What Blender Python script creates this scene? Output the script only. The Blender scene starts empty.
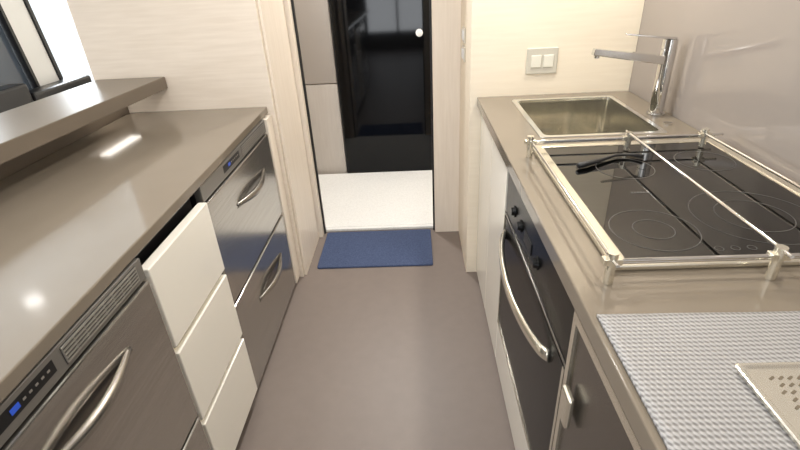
import bpy, bmesh, math
from math import pi, sin, cos, radians
from mathutils import Vector, Matrix
sc=bpy.context.scene
COL=sc.collection
try: sc.view_settings.view_transform='Standard'
except Exception: pass

# ---------------------------------------------------------------- materials
def lin(c):
    return tuple(((v/255)/12.92 if v/255<=.04045 else ((v/255+.055)/1.055)**2.4) for v in c)+(1,)
def mat(name,rgb,rough=.5,metal=0,coat=0,rgb2=None,scale=(1,1,1),nscale=8,detail=4,bump=0,bscale=None,emis=None,estr=0,spec=None,rvar=0):
    m=bpy.data.materials.new(name); m.use_nodes=True
    nt=m.node_tree; b=nt.nodes['Principled BSDF']
    b.inputs['Base Color'].default_value=lin(rgb)
    b.inputs['Roughness'].default_value=rough
    b.inputs['Metallic'].default_value=metal
    if coat: b.inputs['Coat Weight'].default_value=coat; b.inputs['Coat Roughness'].default_value=.03
    if spec is not None: b.inputs['Specular IOR Level'].default_value=spec
    if emis: b.inputs['Emission Color'].default_value=lin(emis); b.inputs['Emission Strength'].default_value=estr
    mp=nt.nodes.new('ShaderNodeMapping')
    geo=nt.nodes.new('ShaderNodeNewGeometry')
    mp.inputs['Scale'].default_value=scale
    nt.links.new(geo.outputs['Position'],mp.inputs['Vector'])
    n=nt.nodes.new('ShaderNodeTexNoise'); n.inputs['Scale'].default_value=nscale; n.inputs['Detail'].default_value=detail
    nt.links.new(mp.outputs['Vector'],n.inputs['Vector'])
    if rgb2:
        r=nt.nodes.new('ShaderNodeValToRGB'); r.color_ramp.elements[0].color=lin(rgb); r.color_ramp.elements[1].color=lin(rgb2)
        r.color_ramp.elements[0].position=.3; r.color_ramp.elements[1].position=.7
        nt.links.new(n.outputs['Fac'],r.inputs['Fac']); nt.links.new(r.outputs['Color'],b.inputs['Base Color'])
    if rvar:
        mr=nt.nodes.new('ShaderNodeMapRange'); mr.inputs['To Min'].default_value=max(0,rough-rvar); mr.inputs['To Max'].default_value=rough+rvar
        nt.links.new(n.outputs['Fac'],mr.inputs['Value']); nt.links.new(mr.outputs['Result'],b.inputs['Roughness'])
    if bump:
        bp=nt.nodes.new('ShaderNodeBump'); bp.inputs['Strength'].default_value=bump; bp.inputs['Distance'].default_value=.004
        src=n
        if bscale:
            src=nt.nodes.new('ShaderNodeTexNoise'); src.inputs['Scale'].default_value=bscale; src.inputs['Detail'].default_value=3
            nt.links.new(mp.outputs['Vector'],src.inputs['Vector'])
        nt.links.new(src.outputs['Fac'],bp.inputs['Height']); nt.links.new(bp.outputs['Normal'],b.inputs['Normal'])
    return m
M={}
M['wood']=mat('bleached_wood',(226,214,199),.45,rgb2=(217,204,188),scale=(2,2,26),nscale=3.0,detail=6)
M['woodr']=mat('bleached_wood_smooth',(234,223,204),.45,rgb2=(229,217,197),scale=(2,2,24),nscale=3.0,detail=5)
M['woodv']=mat('bleached_wood_vertical',(229,218,204),.42,rgb2=(221,209,194),scale=(24,24,1.5),nscale=3.0,detail=5)
M['taupe_top']=mat('taupe_solid_surface',(122,112,99),.10,rgb2=(119,109,96),nscale=6)
M['taupe_bar']=mat('taupe_ledge_surface',(112,102,90),.34,rgb2=(109,99,87),nscale=6,spec=.2)
M['riser']=mat('taupe_riser',(118,107,94),.14)
M['taupe_edge']=mat('taupe_edge',(104,94,80),.14)
M['splash']=mat('glossy_taupe_glass',(148,139,132),.07,nscale=2,spec=.6)
M['taupe_panel']=mat('taupe_panel',(158,151,144),.35)
M['light_panel']=mat('light_panel',(194,188,181),.4,rgb2=(188,181,174),scale=(30,30,2),nscale=3)
M['floor']=mat('taupe_vinyl_floor',(122,111,104),.44,rgb2=(119,108,101),nscale=20,detail=3)
M['ceil']=mat('ceiling_white',(232,231,228),.6)
M['white']=mat('cream_lacquer',(234,229,218),.22,nscale=5)
M['black']=mat('black_gloss',(4,5,7),.05,spec=.3)
M['ovenblk']=mat('oven_black_glass',(12,12,12),.24,spec=.14)
M['blackm']=mat('black_matte',(14,14,16),.45)
M['dark']=mat('dark_void',(10,10,10),.8)
M['steel']=mat('brushed_steel',(184,180,174),.17,.9,rgb2=(168,164,158),scale=(2,2,110),nscale=2,detail=4)
M['handle']=mat('handle_steel',(150,145,138),.26,.9)
M['steeld']=mat('dark_brushed_steel',(118,113,107),.24,.85,rgb2=(110,105,99),scale=(2,2,150),nscale=2,detail=3)
M['strip']=mat('control_strip_grey',(132,129,124),.3,.6)
M['steell']=mat('light_brushed_steel',(176,172,165),.28,.7)
M['steelt']=mat('sink_steel',(214,210,198),.14,.95,rgb2=(204,200,188),scale=(60,4,4),nscale=2,detail=3)
M['rim']=mat('sink_rim_steel',(236,234,228),.16,.9)
M['chrome']=mat('chrome',(226,225,223),.1,1)
M['satin']=mat('satin_nickel',(228,222,206),.18,.85)
M['carpet']=mat('white_carpet',(236,236,233),.9,rgb2=(222,222,219),nscale=120,detail=4,bump=.2,bscale=160)
M['blue']=mat('blue_mat',(70,84,116),.9,rgb2=(50,62,92),nscale=150,detail=4,bump=.4,bscale=200)
M['glassblk']=mat('black_ceran_glass',(5,5,5),.02,spec=.75)
M['ring']=mat('ring_grey',(70,68,66),.4)
M['plug']=mat('socket_grey',(198,193,180),.3)
M['ivory']=mat('socket_insert',(224,221,208),.35)
M['led']=mat('led_lens',(255,255,255),.3,emis=(255,248,238),estr=5)
M['led2']=mat('dim_led_lens',(255,255,255),.3,emis=(255,248,238),estr=2.2)
M['disp']=mat('blue_display',(40,70,160),.3,emis=(50,110,255),estr=.2)
M['mark']=mat('white_mark',(225,225,225),.5)
M['frame']=mat('pale_window_frame',(206,204,200),.4)
M['leather']=mat('black_leather',(16,16,18),.3,bump=.1,bscale=60)
M['tray']=mat('satin_metal_tray',(226,222,210),.2,.85)
M['tint']=mat('tinted_window_glass',(70,78,88),.1)
def towel_mat():
    m=bpy.data.materials.new('grey_dimple_weave'); m.use_nodes=True; nt=m.node_tree; b=nt.nodes['Principled BSDF']
    geo=nt.nodes.new('ShaderNodeNewGeometry'); sp=nt.nodes.new('ShaderNodeSeparateXYZ'); nt.links.new(geo.outputs['Position'],sp.inputs[0])
    def mth(op,a,bb=None):
        n=nt.nodes.new('ShaderNodeMath'); n.operation=op
        for i,v in enumerate((a,bb)):
            if v is None: continue
            if isinstance(v,(int,float)): n.inputs[i].default_value=v
            else: nt.links.new(v,n.inputs[i])
        return n.outputs[0]
    u=mth('ADD',sp.outputs['X'],mth('MULTIPLY',sp.outputs['Y'],.5))
    a=mth('SINE',mth('MULTIPLY',u,2*pi/.0078))
    c=mth('SINE',mth('MULTIPLY',sp.outputs['Y'],2*pi/.0086))
    w=mth('ADD',mth('MULTIPLY',mth('ADD',a,c),.25),.5)
    r=nt.nodes.new('ShaderNodeValToRGB'); r.color_ramp.elements[0].position=.15; r.color_ramp.elements[0].color=lin((106,103,102)); r.color_ramp.elements[1].position=.7; r.color_ramp.elements[1].color=lin((160,158,157))
    nt.links.new(w,r.inputs['Fac']); nt.links.new(r.outputs['Color'],b.inputs['Base Color'])
    bp=nt.nodes.new('ShaderNodeBump'); bp.inputs['Strength'].default_value=.6; bp.inputs['Distance'].default_value=.002
    nt.links.new(w,bp.inputs['Height']); nt.links.new(bp.outputs['Normal'],b.inputs['Normal']); b.inputs['Roughness'].default_value=.42
    return m
M['towel']=towel_mat()

# ---------------------------------------------------------------- helpers
def place(o,parent,label=None):
    COL.objects.link(o)
    if parent is not None:
        wl=o.location.copy(); pw=Vector(parent.get('_w',(0,0,0)))
        o['_w']=tuple(wl); o.parent=parent; o.location=wl-pw
    else: o['_w']=tuple(o.location)
    if label: o['label']=label
def thing(name,loc,label,cat,group=None):
    o=bpy.data.objects.new(name,None); o.empty_display_size=.05; o.location=loc; place(o,None,label); o['category']=cat
    if group: o['group']=group
    return o
def from_bm(name,bm,m,parent=None,label=None,bev=0,smooth=False,center=None):
    if center is None:
        co=[v.co for v in bm.verts]
        center=Vector([(min(c[i] for c in co)+max(c[i] for c in co))/2 for i in range(3)])
    bmesh.ops.recalc_face_normals(bm,faces=bm.faces)
    bmesh.ops.translate(bm,verts=bm.verts,vec=-Vector(center))
    me=bpy.data.meshes.new(name); bm.to_mesh(me); bm.free()
    me.materials.append(m)
    if smooth:
        for p in me.polygons: p.use_smooth=True
    o=bpy.data.objects.new(name,me); o.location=center; place(o,parent,label)
    if bev:
        md=o.modifiers.new('bevel','BEVEL'); md.width=bev; md.segments=2; md.limit_method='ANGLE'; md.angle_limit=radians(35)
    return o
def addbox(bm,x0,x1,y0,y1,z0,z1,mi=0):
    vs=[bm.verts.new((x,y,z)) for x in (x0,x1) for y in (y0,y1) for z in (z0,z1)]
    for f in ((0,1,3,2),(4,6,7,5),(0,4,5,1),(2,3,7,6),(0,2,6,4),(1,5,7,3)):
        bm.faces.new([vs[i] for i in f])
def box(name,x0,x1,y0,y1,z0,z1,m,parent=None,label=None,bev=.0015):
    bm=bmesh.new(); addbox(bm,x0,x1,y0,y1,z0,z1); return from_bm(name,bm,m,parent,label,bev)
def struct(o): o['kind']='structure'; return o
def cyl(bm,p0,p1,r0,r1=None,seg=24,cap=True):
    r1=r0 if r1 is None else r1
    p0=Vector(p0);p1=Vector(p1);d=(p1-p0).normalized()
    a=Vector((0,0,1)) if abs(d.z)<.9 else Vector((1,0,0))
    u=d.cross(a).normalized(); w=d.cross(u)
    A=[];B=[]
    for i in range(seg):
        t=2*pi*i/seg; q=u*cos(t)+w*sin(t)
        A.append(bm.verts.new(p0+q*r0)); B.append(bm.verts.new(p1+q*r1))
    for i in range(seg):
        f=bm.faces.new((A[i],A[(i+1)%seg],B[(i+1)%seg],B[i])); f.smooth=True
    if cap:
        bm.faces.new([bm.verts.new(v.co) for v in A]); bm.faces.new([bm.verts.new(v.co) for v in B[::-1]])
def tube(bm,pts,rads,seg=14,flat=1.0,up=Vector((0,0,1)),square=False):
    rings=[]
    n=len(pts); pts=[Vector(p) for p in pts]
    for i in range(n):
        d=(pts[min(i+1,n-1)]-pts[max(i-1,0)]).normalized()
        u=d.cross(up).normalized(); w=u.cross(d).normalized(); r=rads[i] if isinstance(rads,(list,tuple)) else rads
        if square: rings.append([bm.verts.new(pts[i]+u*(r*a)+w*(r*flat*b)) for a,b in ((1,1),(-1,1),(-1,-1),(1,-1))])
        else: rings.append([bm.verts.new(pts[i]+u*(r*cos(2*pi*k/seg))+w*(r*flat*sin(2*pi*k/seg))) for k in range(seg)])
    m=len(rings[0])
    for i in range(n-1):
        for k in range(m):
            f=bm.faces.new((rings[i][k],rings[i][(k+1)%m],rings[i+1][(k+1)%m],rings[i+1][k])); f.smooth=not square
    bm.faces.new(rings[0]); bm.faces.new(rings[-1][::-1])
def annulus(bm,c,r0,r1,z0,z1,seg=64):
    rs=[]
    for i in range(seg):
        t=2*pi*i/seg; C,S=cos(t),sin(t)
        rs.append([bm.verts.new((c[0]+r*C,c[1]+r*S,z)) for r,z in ((r0,z0),(r0,z1),(r1,z1),(r1,z0))])
    for i in range(seg):
        a=rs[i];b=rs[(i+1)%seg]
        for k in range(4): bm.faces.new((a[k],b[k],b[(k+1)%4],a[(k+1)%4]))
def rrect(x0,x1,y0,y1,r,n=6):
    out=[]
    for cx,cy,a in ((x1-r,y1-r,0),(x0+r,y1-r,pi/2),(x0+r,y0+r,pi),(x1-r,y0+r,1.5*pi)):
        for i in range(n+1):
            t=a+pi/2*i/n; out.append((cx+r*cos(t),cy+r*sin(t)))
    return out
def loops(bm,ls,close=True):
    V=[[bm.verts.new(p) for p in l] for l in ls]
    for a,b in zip(V,V[1:]):
        n=len(a)
        for i in range(n): bm.faces.new((a[i],a[(i+1)%n],b[(i+1)%n],b[i]))
    if close: bm.faces.new(V[-1])
    return V
def prism(bm,poly,z0,z1):
    lo=[bm.verts.new((x,y,z0)) for x,y in poly]; hi=[bm.verts.new((x,y,z1)) for x,y in poly]
    bm.faces.new(lo); bm.faces.new(hi[::-1]); n=len(poly)
    for i in range(n): bm.faces.new((lo[i],lo[(i+1)%n],hi[(i+1)%n],hi[i]))
def slab(bm,xs,ys,z0,z1,holes=()):
    top={};bot={}
    for i,x in enumerate(xs):
        for j,y in enumerate(ys):
            top[i,j]=bm.verts.new((x,y,z1)); bot[i,j]=bm.verts.new((x,y,z0))
    cells={(i,j) for i in range(len(xs)-1) for j in range(len(ys)-1)}-set(holes)
    for i,j in cells:
        bm.faces.new((top[i,j],top[i+1,j],top[i+1,j+1],top[i,j+1])); bm.faces.new((bot[i,j],bot[i,j+1],bot[i+1,j+1],bot[i+1,j]))
        for (di,dj),(a,b) in {(0,-1):((i,j),(i+1,j)),(1,0):((i+1,j),(i+1,j+1)),(0,1):((i+1,j+1),(i,j+1)),(-1,0):((i,j+1),(i,j))}.items():
            if (i+di,j+dj) not in cells: bm.faces.new((top[a],bot[a],bot[b],top[b]))

# ---------------------------------------------------------------- room shell
CE=2.05
def S(name,*a,**k): return struct(box(name,*a,bev=0,**k))
S('floor',-3.1,1.1,-3.1,3.6,-.1,0,M['floor'])
S('ceiling',-3.1,1.1,-3.1,3.6,CE,CE+.1,M['ceil'])
struct(box('wall_galley_left',-1.36,-.612,2.03,2.50,0,CE,M['wood'],bev=.002))
struct(box('wall_galley_right',.235,.90,2.03,2.50,0,CE,M['woodr'],bev=.002))
struct(box('wall_doorway_right',.095,.235,2.46,2.53,0,CE,M['woodv'],bev=.002))
struct(box('wall_doorway_header',-.585,.095,2.46,2.53,1.92,CE,M['woodv'],bev=.002))
struct(box('trim_1',-.612,-.578,2.44,2.53,0,1.92,M['woodv'],bev=.002))
struct(box('trim_2',-.578,-.568,2.485,2.505,0,1.92,M['blackm'],bev=.001))
struct(box('trim_3',.085,.095,2.485,2.505,0,1.92,M['blackm'],bev=.001))
struct(box('trim_4',-.611,-.600,2.05,2.43,.0,CE,M['woodv'],bev=.001))
S('wall_right',.90,1.0,-3.0,2.5,0,CE,M['splash'])
S('wall_cabin_left',-1.36,-1.30,2.50,3.42,0,CE,M['wood'])
S('wall_cabin_right',.60,.66,2.50,3.42,0,CE,M['wood'])
S('wall_far',-1.36,.66,3.46,3.52,0,CE,M['woodv'])
S('wall_far_upper_panel',-1.30,-.55,3.43,3.46,.70,CE,M['taupe_panel'])
S('wall_far_lower_panel',-1.30,-.55,3.43,3.46,0,.692,M['light_panel'])
S('wall_far_right_panel',.15,.60,3.43,3.46,0,CE,M['woodv'])
def wall_open(name,axis,c0,c1,a0,a1,h0,h1,z0,z1,m):
    bm=bmesh.new()
    for (p,q,r,s) in ((a0,h0,0,CE),(h1,a1,0,CE),(h0,h1,0,z0),(h0,h1,z1,CE)):
        if axis=='x': addbox(bm,c0,c1,p,q,r,s)
        else: addbox(bm,p,q,c0,c1,r,s)
    return struct(from_bm(name,bm,m))
wall_open('wall_saloon_side','x',-3.1,-3.0,-3.0,5.6,1.2,5.3,.55,1.75,M['wood'])
S('wall_saloon_far',-3.1,-1.36,5.5,5.6,0,CE,M['wood'])
S('floor_saloon',-3.1,-1.36,3.6,5.6,-.1,0,M['floor'])
S('ceiling_saloon',-3.1,-1.36,3.6,5.6,CE,CE+.1,M['ceil'])
S('wall_cabin_outer',-1.40,-1.36,2.5,5.5,0,CE,M['wood'])
wall_open('wall_rear','y',-3.1,-3.0,-3.1,1.0,-.9,.30,.25,1.7,M['taupe_edge'])

bm=bmesh.new()
addbox(bm,-3.06,-2.97,1.2,5.3,.52,.57); addbox(bm,-3.06,-2.97,1.2,5.3,1.73,1.78)
for yy in (1.2,5.26): addbox(bm,-3.06,-2.97,yy,yy+.055,.55,1.75)
def slant(bm,y,wd,dy,x0,x1):
    vs=[[bm.verts.new((x,yy,z)) for x in (x0,x1)] for (yy,z) in ((y,.55),(y+wd,.55),(y+wd+dy,1.75),(y+dy,1.75))]
    for i in range(4): bm.faces.new((vs[i][0],vs[(i+1)%4][0],vs[(i+1)%4][1],vs[i][1]))
    bm.faces.new([v[0] for v in vs]); bm.faces.new([v[1] for v in vs][::-1])
slant(bm,4.02,.035,-.12,-3.04,-2.96); slant(bm,3.74,.03,-.12,-3.04,-2.96)
w1=struct(from_bm('window_1',bm,M['blackm'],bev=.003))
bm=bmesh.new(); slant(bm,3.772,.245,-.12,-3.04,-2.975)
struct(from_bm('trim_5',bm,M['frame']))
bm=bmesh.new(); slant(bm,3.30,.435,-.12,-3.02,-3.01)
struct(from_bm('window_3',bm,M['tint']))
bm=bmesh.new()
for xx in (-.9,-.3,.26): addbox(bm,xx,xx+.04,-3.07,-3.02,.25,1.7)
addbox(bm,-.9,.30,-3.07,-3.02,1.66,1.7); addbox(bm,-.9,.30,-3.07,-3.02,.25,.29)
struct(from_bm('window_2',bm,M['blackm'],bev=.003))

d=thing('door_1',(-.20,3.42,0),'glossy black glass door with small round lock','door'); d['kind']='structure'; del d['category']
box('door_leaf',-.535,.135,3.40,3.425,.004,1.98,M['black'],d,bev=.003)
box('door_frame',-.545,.145,3.426,3.44,.0,2.0,M['blackm'],d)
bm=bmesh.new(); cyl(bm,(.045,3.40,1.01),(.045,3.385,1.01),.024); cyl(bm,(.045,3.385,1.01),(.045,3.38,1.01),.012)
from_bm('door_lock',bm,M['mark'],d,'round white door lock')

o=box('cabin_carpet',-1.28,.58,2.53,3.395,.001,.02,M['carpet'],bev=.004); o['label']='white textured carpet beyond the doorway'; o['category']='carpet'
o=box('door_sill',-.568,.085,2.505,2.53,.001,.018,M['carpet'],bev=.002); o['label']='pale threshold strip in the doorway'; o['category']='door sill'
bm=bmesh.new(); P=rrect(-.555,.068,2.10,2.482,.012,4)
loops(bm,[[(x,y,.001) for x,y in P],[(x,y,.009) for x,y in P],[(x,y,.011) for x,y in rrect(-.552,.065,2.103,2.479,.012,4)]])
bm.faces.new([v for v in bm.verts][:len(P)][::-1])
o=from_bm('doormat',bm,M['blue']); o['label']='rectangular blue pile doormat in front of the doorway'; o['category']='doormat'

# ---------------------------------------------------------------- left run
bm=bmesh.new(); prism(bm,[(-1.248,-.45),(-.600,-.45),(-.641,2.028),(-1.248,2.028)],.872,.90)
o=from_bm('kitchen_worktop',bm,M['taupe_top'],bev=.003); o['label']='glossy taupe worktop over the steel fridge drawers'; o['category']='worktop'
bm=bmesh.new(); prism(bm,[(-1.05,2.027),(-1.345,2.027),(-1.43,-.45),(-1.17,-.45)],.996,1.045)
bar_o=from_bm('bar_counter',bm,M['taupe_bar'],bev=.003); bar_o['label']='raised taupe bar ledge behind the worktop'; bar_o['category']='bar counter'
o=box('bar_support_panel',-1.345,-1.25,-.45,2.027,0,.995,M['riser'],bev=.002); o['label']='glossy taupe riser carrying the raised bar ledge'; o['category']='partition'
bm=bmesh.new()
addbox(bm,-1.247,-1.205,1.74,1.98,.990,.9965)
from_bm('under_ledge_glow',bm,M['led'],bar_o,'flat glowing strip added under the ledge')  # glowing strip added for its bright reflection on the worktop

def arc_handle(bm,axis_x,y0,y1,z,out,r,seg=22,sag=0):
    pts=[];rad=[]
    for i in range(seg+1):
        t=i/seg; s=sin(pi*t)
        pts.append((axis_x+out*s,y0+(y1-y0)*t,z-sag*s)); rad.append(r*(.45+.55*s))
    tube(bm,pts,rad,seg=12,flat=1.3)
def fridge(FX,y0,y1,split,label,hz1,hz2,hy):
    t=thing('drawer_refrigerator',((FX-.25),(y0+y1)/2,0),label,'refrigerator')
    box('body',-1.20,FX-.022,y0+.004,y1-.004,.02,.868,M['blackm'],t)
    c=box('control_panel',FX-.021,FX+.002,y0+.003,y1-.003,.815,.868,M['strip'],t,'grey metal control strip with slotted vent',bev=.002)
    w=y1-y0
    bm=bmesh.new(); va,vb=y0+w*.54,y1-.03
    for k in range(5):
        zz=.826+k*.0075; addbox(bm,FX+.0022,FX+.005,va,vb,zz,zz+.0035)
    for k in range(9):
        yy=va+(vb-va)*k/8; addbox(bm,FX+.0022,FX+.0046,yy-.001,yy+.001,.826,.860)
    from_bm('vent_grille',bm,M['steell'],c)
    box('vent_recess',FX+.0015,FX+.0021,va-.002,vb+.002,.823,.862,M['blackm'],c,bev=0)
    box('control_window',FX+.0015,FX+.0021,y0+w*.27,y0+w*.50,.832,.857,M['blackm'],c,'dark control window',bev=0)
    dp=box('display',FX+.0022,FX+.0030,y0+w*.335,y0+w*.365,.840,.850,M['disp'],c,'small blue lit display',bev=0)
    bm=bmesh.new()
    for k in range(5): addbox(bm,FX+.0022,FX+.0028,y0+w*(.378+.023*k),y0+w*(.388+.023*k),.843,.847)
    from_bm('button',bm,M['steell'],c)
    for (za,zb,hz) in ((split+.006,.808,hz1),(.025,split-.006,hz2)):
        bm=bmesh.new(); addbox(bm,FX-.020,FX+.006,y0+.003,y1-.003,za,zb)
        d=from_bm('drawer',bm,M['steel'],t,bev=.004)
        bm=bmesh.new(); n=24; cy=(hy[0]+hy[1])/2; L=(hy[1]-hy[0])/2*1.05
        A=[]
        for i in range(n+1):
            u=-1+2*i/n; h=.022*(1-u*u); A.append((cy+L*u,hz+h*.9))
        for i in range(n,-1,-1):
            u=-1+2*i/n; h=.022*(1-u*u); A.append((cy+L*u,hz-h*.9-.0005))
        lo=[bm.verts.new((FX+.0062,a,b)) for a,b in A]; hi=[bm.verts.new((FX+.0072,a,b)) for a,b in A]
        bm.faces.new(hi)
        for i in range(len(A)): bm.faces.new((lo[i],lo[(i+1)%len(A)],hi[(i+1)%len(A)],hi[i]))
        from_bm('recess_shade_plate',bm,M['steeld'],d,bev=0)  # flat plate on the drawer front, recess shade put into its darker steel
        bm=bmesh.new(); arc_handle(bm,FX+.006,hy[0],hy[1],hz+.010,.024,.011,sag=.012)
        from_bm('handle',bm,M['handle'],d,smooth=True)
    return t
fridge(-.620,.27,.868,.36,'brushed steel two-drawer fridge beside white drawers',.72,.25,(.42,.73))
fridge(-.637,1.245,1.94,.425,'brushed steel two-drawer fridge next to the end panel',.69,.28,(1.47,1.80))
FX=-.628
t=thing('drawer_cabinet',(FX-.25,1.055,0),'cream lacquered three-drawer cabinet between steel fridge drawers','cabinet')
box('body',-1.20,FX-.04,.876,1.237,.02,.865,M['blackm'],t)
for za,zb in ((.590,.825),(.322,.570),(.055,.302)):
    d=box('drawer',FX-.018,FX+.010,.880,1.233,za,zb,M['white'],t,bev=.003)
    if zb<.8: box('finger_grip',FX-.024,FX-.004,.885,1.228,zb+.001,zb+.010,M['satin'],d,bev=.001)
t=thing('end_cabinet',(FX-.25,1.98,0),'narrow cream filler cabinet at the worktop end','cabinet')
box('body',-1.20,FX-.02,1.946,2.026,0,.865,M['white'],t); box('panel',FX-.019,FX+.0,1.947,2.026,.02,.865,M['woodv'],t)

# ---------------------------------------------------------------- right run
RX=.285
bm=bmesh.new(); slab(bm,[.265,.412,.782,.898],[-.60,1.478,1.932,2.028],.862,.90,holes=[(1,1)])
o=from_bm('kitchen_worktop',bm,M['taupe_top'],bev=.003); o['label']='glossy taupe worktop holding sink and black hob'; o['category']='worktop'
t=thing('kitchen_sink',(.595,1.705,.9),'square stainless steel sink set into the worktop','sink')
bm=bmesh.new()
loops(bm,[[(x,y,.9005) for x,y in rrect(.396,.798,1.462,1.950,.012)],[(x,y,.9025) for x,y in rrect(.397,.797,1.463,1.949,.012)],
   [(x,y,.9025) for x,y in rrect(.413,.781,1.479,1.931,.022)]],close=False)
from_bm('rim',bm,M['rim'],t)
bm=bmesh.new()
loops(bm,[[(x,y,.9020) for x,y in rrect(.413,.781,1.479,1.931,.022)],
   [(x,y,.893) for x,y in rrect(.414,.780,1.480,1.930,.022)],
   [(x,y,.75) for x,y in rrect(.420,.774,1.486,1.924,.03)],[(x,y,.735) for x,y in rrect(.428,.766,1.494,1.916,.03)],[(x,y,.73) for x,y in rrect(.45,.744,1.516,1.894,.03)]])
from_bm('basin',bm,M['steelt'],t)
bm=bmesh.new(); cyl(bm,(.597,1.705,.7305),(.597,1.705,.7345),.045); cyl(bm,(.597,1.705,.7345),(.597,1.705,.7375),.03)
from_bm('drain',bm,M['chrome'],t)
bm=bmesh.new(); cyl(bm,(.835,1.55,.9005),(.835,1.55,.906),.014); o=from_bm('waste_knob',bm,M['chrome']); o['label']='small round chrome waste knob beside the sink'; o['category']='knob'
fx,fy=.848,1.67
t=thing('kitchen_faucet',(fx,fy,.9),'chrome single-lever kitchen faucet beside the sink','faucet')
bm=bmesh.new(); cyl(bm,(fx,fy,.9005),(fx,fy,.906),.030); cyl(bm,(fx,fy,.906),(fx,fy,1.118),.023,seg=32); cyl(bm,(fx,fy,1.121),(fx,fy,1.150),.023,seg=32); cyl(bm,(fx,fy,1.116),(fx,fy,1.122),.020,seg=32)
from_bm('body',bm,M['chrome'],t)
bm=bmesh.new(); tube(bm,[(fx-.010,fy,1.085),(fx-.248,fy,1.122)],[.0175,.013],flat=.8,square=True)
cyl(bm,(fx-.234,fy,1.118),(fx-.234,fy,1.101),.009); from_bm('spout',bm,M['chrome'],t,bev=.002)
bm=bmesh.new(); tube(bm,[(fx+.016,fy,1.152),(fx-.150,fy,1.172)],[.011,.006],flat=.35,square=True); from_bm('lever',bm,M['chrome'],t,bev=.001)
t=thing('power_socket',(.525,2.03,1.035),'pale grey framed double power socket on wood wall','power socket')
box('plate',.462,.588,2.022,2.0295,.985,1.088,M['plug'],t,bev=.004)
for xx in (.480,.530): box('socket_insert',xx,xx+.040,2.018,2.0225,1.012,1.06,M['ivory'],t,bev=.002)
for zz in (1.12,1.04):
    t=thing('light_switch',(.234,2.30,zz),'small cream rocker switch on the doorway wall','light switch',group='rocker switches by the doorway')
    box('plate',.228,.2348,2.24,2.33,zz-.032,zz+.032,M['plug'],t,bev=.002); box('rocker',.223,.2285,2.255,2.315,zz-.02,zz+.02,M['mark'],t,bev=.002)

t=thing('cooktop',(.61,1.04,.9),'black glass ceramic hob with steel frame','cooktop')
bm=bmesh.new(); slab(bm,[.345,.377,.850,.876],[.713,.735,1.345,1.367],.9005,.912,holes=[(1,1)]); from_bm('frame',bm,M['satin'],t,bev=.003)
g=box('glass',.3775,.8495,.7355,1.3445,.9005,.909,M['glassblk'],t,bev=0)
for c,rs in (((.475,.845),(.085,.04)),((.70,.89),(.120,.072)),((.545,1.17),(.072,)),((.765,1.20),(.072,))):
    bm=bmesh.new()
    for r in rs: annulus(bm,c,r-.0018,r,.9091,.9096)
    from_bm('burner_ring',bm,M['ring'],g)
bm=bmesh.new()
for k in range(6): addbox(bm,.50+.007*k,.505+.007*k,1.015,1.022,.9091,.9096)
from_bm('logo_marking',bm,M['ring'],g)
for k in range(3):
    bm=bmesh.new(); annulus(bm,(.56+.03*k,.765),.007,.0085,.9091,.9096,seg=16); from_bm('touch_marking',bm,M['ring'],g)
bm=bmesh.new(); tube(bm,[(.425,1.175,.919),(.45,1.185,.919),(.50,1.215,.917),(.55,1.245,.917),(.59,1.245,.917),(.615,1.225,.917)],[.008,.009,.0055,.0045,.0045,.008],flat=.8,seg=16)
o=from_bm('black_curved_piece',bm,M['blackm'],None,smooth=True); o['label']='black curved piece lying on the hob'; o['category']='handle'  # solid black curved piece of varying thickness on the hob glass

t=thing('hob_guard_rail',(.57,.99,.9),'chrome guard rail clamped around the hob','guard rail')
zr=.950
def bar(p0,p1,r=.0036):
    bm=bmesh.new(); cyl(bm,p0,p1,r,seg=16); return from_bm('rail',bm,M['chrome'],t)
bar((.325,.655,zr),(.325,1.32,zr)); bar((.60,.655,zr+.009),(.60,1.32,zr+.009)); bar((.81,.655,zr),(.81,1.32,zr))
bar((.315,.68,zr-.004),(.86,.68,zr-.004)); bar((.315,1.30,zr-.004),(.86,1.30,zr-.004)); bar((.33,1.335,zr-.02),(.86,1.335,zr-.02),.003)
bar((.335,.700,zr-.022),(.86,.700,zr-.022),.003)
for x,y in ((.325,.68),(.60,.68),(.81,.68),(.325,1.30),(.60,1.30),(.81,1.30)):
    bm=bmesh.new(); zb=.9005 if (x<.34 or y<.7) else .9125
    cyl(bm,(x,y,zb),(x,y,zr-.012),.0085); cyl(bm,(x,y,zr-.012),(x,y,zr+.013),.0095)
    addbox(bm,x-.016,x+.016,y-.008,y+.008,zr-.010,zr+.002)
    from_bm('rail_post',bm,M['satin'],t,bev=.001)

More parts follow.
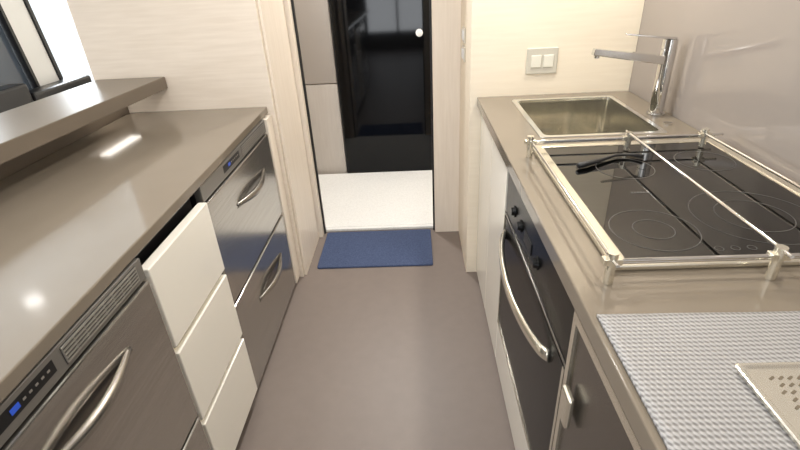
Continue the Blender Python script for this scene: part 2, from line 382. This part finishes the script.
def drying():
    bm=bmesh.new(); x0,x1,y0,y1=.275,.80,-.10,.588; nx,ny=40,50
    V={}
    for i in range(nx+1):
        for j in range(ny+1):
            x=x0+(x1-x0)*i/nx; y=y0+(y1-y0)*j/ny
            z=.9065+.0010*sin(x*23+1)*sin(y*17)
            V[i,j]=bm.verts.new((x,y+.003*sin(x*9),z))
    for i in range(nx):
        for j in range(ny): bm.faces.new((V[i,j],V[i+1,j],V[i+1,j+1],V[i,j+1]))
    o=from_bm('drying_mat',bm,M['towel'],smooth=True); md=o.modifiers.new('s','SOLIDIFY'); md.thickness=.005; md.offset=-1
    o['label']='silver-grey woven drying mat lying on the worktop'; o['category']='drying mat'
drying()
t=thing('drainer_tray',(.57,.33,.91),'thin silver metal perforated tray on the grey mat','tray')
bm=bmesh.new(); X0,X1,Y0,Y1=.412,.74,.20,.472
loops(bm,[[(x,y,.9085) for x,y in rrect(X0+.002,X1-.002,Y0+.002,Y1-.002,.008)],[(x,y,.9155) for x,y in rrect(X0,X1,Y0,Y1,.008)],[(x,y,.917) for x,y in rrect(X0+.002,X1-.002,Y0+.002,Y1-.002,.008)],[(x,y,.917) for x,y in rrect(X0+.006,X1-.006,Y0+.006,Y1-.006,.006)],[(x,y,.914) for x,y in rrect(X0+.010,X1-.010,Y0+.010,Y1-.010,.006)]])
tr=from_bm('tray_plate',bm,M['tray'],t)
bm=bmesh.new()
for i in range(24):
    for j in range(19):
        cx=X0+.034+i*.0115+(.0055 if j%2 else 0); cy=Y1-.026-j*.0115
        dx,dy=.0034,.0022; nx_,ny_=-.0009,.0014
        vs=[bm.verts.new((cx+a*dx+b*nx_,cy+a*dy+b*ny_,.9143)) for a,b in ((-1,-1),(1,-1),(1.15,0),(1,1),(-1,1),(-1.15,0))]
        bm.faces.new(vs)
o=from_bm('perforation',bm,M['taupe_edge'],tr)

t=thing('base_cabinet',(.59,1.70,0),'cream lacquered base cabinet under the sink','cabinet')
bm=bmesh.new(); slab(bm,[RX+.021,RX+.04,.87,.89],[1.40,1.42,2.00,2.026],.01,.70,holes=[(1,1)]); from_bm('body',bm,M['blackm'],t)
box('door',RX,RX+.020,1.40,1.70,.02,.845,M['white'],t,bev=.002)
box('door',RX,RX+.020,1.706,2.024,.02,.845,M['white'],t,bev=.002)
t=thing('oven_housing',(.59,1.04,0),'cream drawer cabinet beneath the built-in oven','cabinet')
box('body',RX+.03,.89,.70,1.39,.01,.19,M['blackm'],t); box('drawer',RX,RX+.02,.695,1.394,.02,.205,M['white'],t,bev=.002)
o=box('worktop_support_rail',RX+.022,RX+.034,-.60,2.026,.846,.861,M['satin']); o['label']='satin metal strip under the worktop edge'; o['category']='trim strip'
t=thing('oven',(.59,1.045,.21),'built-in black glass oven with curved steel handle','oven')
box('body',RX+.03,.85,.71,1.38,.215,.835,M['blackm'],t)
c=box('control_panel',RX+.002,RX+.029,.70,1.39,.682,.835,M['ovenblk'],t,bev=.003)
for yy in (.98,1.17,1.26):
    bm=bmesh.new(); cyl(bm,(RX+.002,yy,.745),(RX-.002,yy,.745),.018,.017); cyl(bm,(RX-.002,yy,.745),(RX-.010,yy,.745),.013,.011); from_bm('knob',bm,M['ovenblk'],c)
box('display',RX-.0002,RX+.0018,1.04,1.12,.728,.762,M['blackm'],c,bev=0)
box('trim_line',RX-.0006,RX+.029,.70,1.39,.674,.6815,M['steeld'],c,bev=.001)
d=box('door',RX,RX+.029,.70,1.39,.212,.670,M['ovenblk'],t,bev=.004)
bm=bmesh.new(); addbox(bm,RX-.003,RX-.0003,.70,.712,.212,.670); addbox(bm,RX-.003,RX-.0003,1.380,1.39,.212,.670); addbox(bm,RX-.003,RX-.0003,.712,1.380,.212,.222)
from_bm('door_trim',bm,M['satin'],d)
bm=bmesh.new(); pts=[];rad=[]
for i in range(29):
    u=i/28; s=sin(pi*u)**.6 if 0<u<1 else 0
    pts.append((RX-.001-.042*s,.80+.56*u,.612-.012*s)); rad.append(.009)
tube(bm,pts,rad,seg=14,flat=1.9); from_bm('handle',bm,M['satin'],d,smooth=True)
t=thing('dishwasher',(.59,.38,0),'dark steel fronted appliance with a small latch','dishwasher')
box('body',RX+.03,.88,.06,.68,.02,.822,M['blackm'],t)
f=box('door',RX,RX+.02,.05,.69,.03,.835,M['steeld'],t,bev=.004)
bm=bmesh.new(); addbox(bm,RX-.006,RX-.0003,.672,.688,.03,.835); addbox(bm,RX-.006,RX-.0003,.05,.672,.815,.835); from_bm('door_edge_trim',bm,M['satin'],f)
bm=bmesh.new(); addbox(bm,RX-.020,RX-.0062,.615,.660,.60,.68); from_bm('latch',bm,M['satin'],f,bev=.006)

t=thing('sofa',(-2.4,3.2,0),'black leather sofa below the saloon window','sofa')
box('seat',-2.95,-2.25,2.0,4.4,.05,.42,M['leather'],t,bev=.04)
for k,h in ((0,.80),(1,.80),(2,.72)): box('back_cushion',-2.95,-2.80,2.02+.72*k,2.72+.72*k,.43,h,M['leather'],t,bev=.02)
box('armrest',-2.95,-2.25,4.42,4.62,.05,.60,M['leather'],t,bev=.05)

# ---------------------------------------------------------------- lights
def downlight(x,y,p,LC=(1,.975,.94),r=.045,z=CE,m='led'):
    bm=bmesh.new(); cyl(bm,(x,y,z-.001),(x,y,z-.012),r)
    o=from_bm('ceiling_downlight',bm,M[m]); o['label']='round recessed ceiling downlight'; o['category']='light'; o['group']='recessed ceiling downlights'
    l=bpy.data.lights.new('downlight_lamp','AREA'); l.shape='DISK'; l.size=.10; l.energy=p; l.color=LC
    lo=bpy.data.objects.new('downlight_lamp',l); lo.location=(x,y,z-.02); COL.objects.link(lo)
for x,y,p in ((-.17,.3,8),(-.17,1.5,11),(-.95,1.2,2.5),(-.2,2.95,22)): downlight(x,y,p)  # last one is added to brighten the carpet beyond the doorway
downlight(.62,1.78,11,(1,.95,.84)); downlight(.62,.7,5,(1,.95,.84))
downlight(-2.3,2.2,.3,m='led2')
def area(x,y,z,sx,sy,e,col,rot):
    l=bpy.data.lights.new('lamp','AREA'); l.shape='RECTANGLE'; l.size=sx; l.size_y=sy; l.energy=e; l.color=col
    o=bpy.data.objects.new('lamp',l); o.location=(x,y,z); o.rotation_euler=rot; COL.objects.link(o)
area(-3.3,3.2,1.2,1.3,4,230,(.88,.95,1),(0,radians(-90),0))
area(-.3,-3.3,1.0,1.2,1.4,36,(.93,.96,1),(radians(90),0,0))
area(-1.2,-.6,CE-.03,1.6,2.2,25,(.98,.99,1),(0,0,0))  # broad overhead soft fill added to lift the corridor, without a fixture
w=bpy.data.worlds.new('world'); sc.world=w; w.use_nodes=True
w.node_tree.nodes['Background'].inputs[0].default_value=(.90,.95,1,1); w.node_tree.nodes['Background'].inputs[1].default_value=1.3

# ---------------------------------------------------------------- camera
f,p,yw,ro=471.5,radians(28.61),radians(2.63),radians(3.19)
fw=Vector((-sin(yw)*cos(p),cos(yw)*cos(p),-sin(p))); rt=Vector((cos(yw),sin(yw),0)); dn=fw.cross(rt)
r2=rt*cos(ro)+dn*sin(ro); d2=-rt*sin(ro)+dn*cos(ro)
mw=Matrix((( r2.x,-d2.x,-fw.x,0),(r2.y,-d2.y,-fw.y,0),(r2.z,-d2.z,-fw.z,1.4),(0,0,0,1)))
cd=bpy.data.cameras.new('camera'); cd.sensor_width=36; cd.lens=f/800*36; cd.clip_start=.02
co=bpy.data.objects.new('camera',cd); co.matrix_world=mw; COL.objects.link(co); sc.camera=co
for o in bpy.data.objects:
    if '_w' in o: del o['_w']
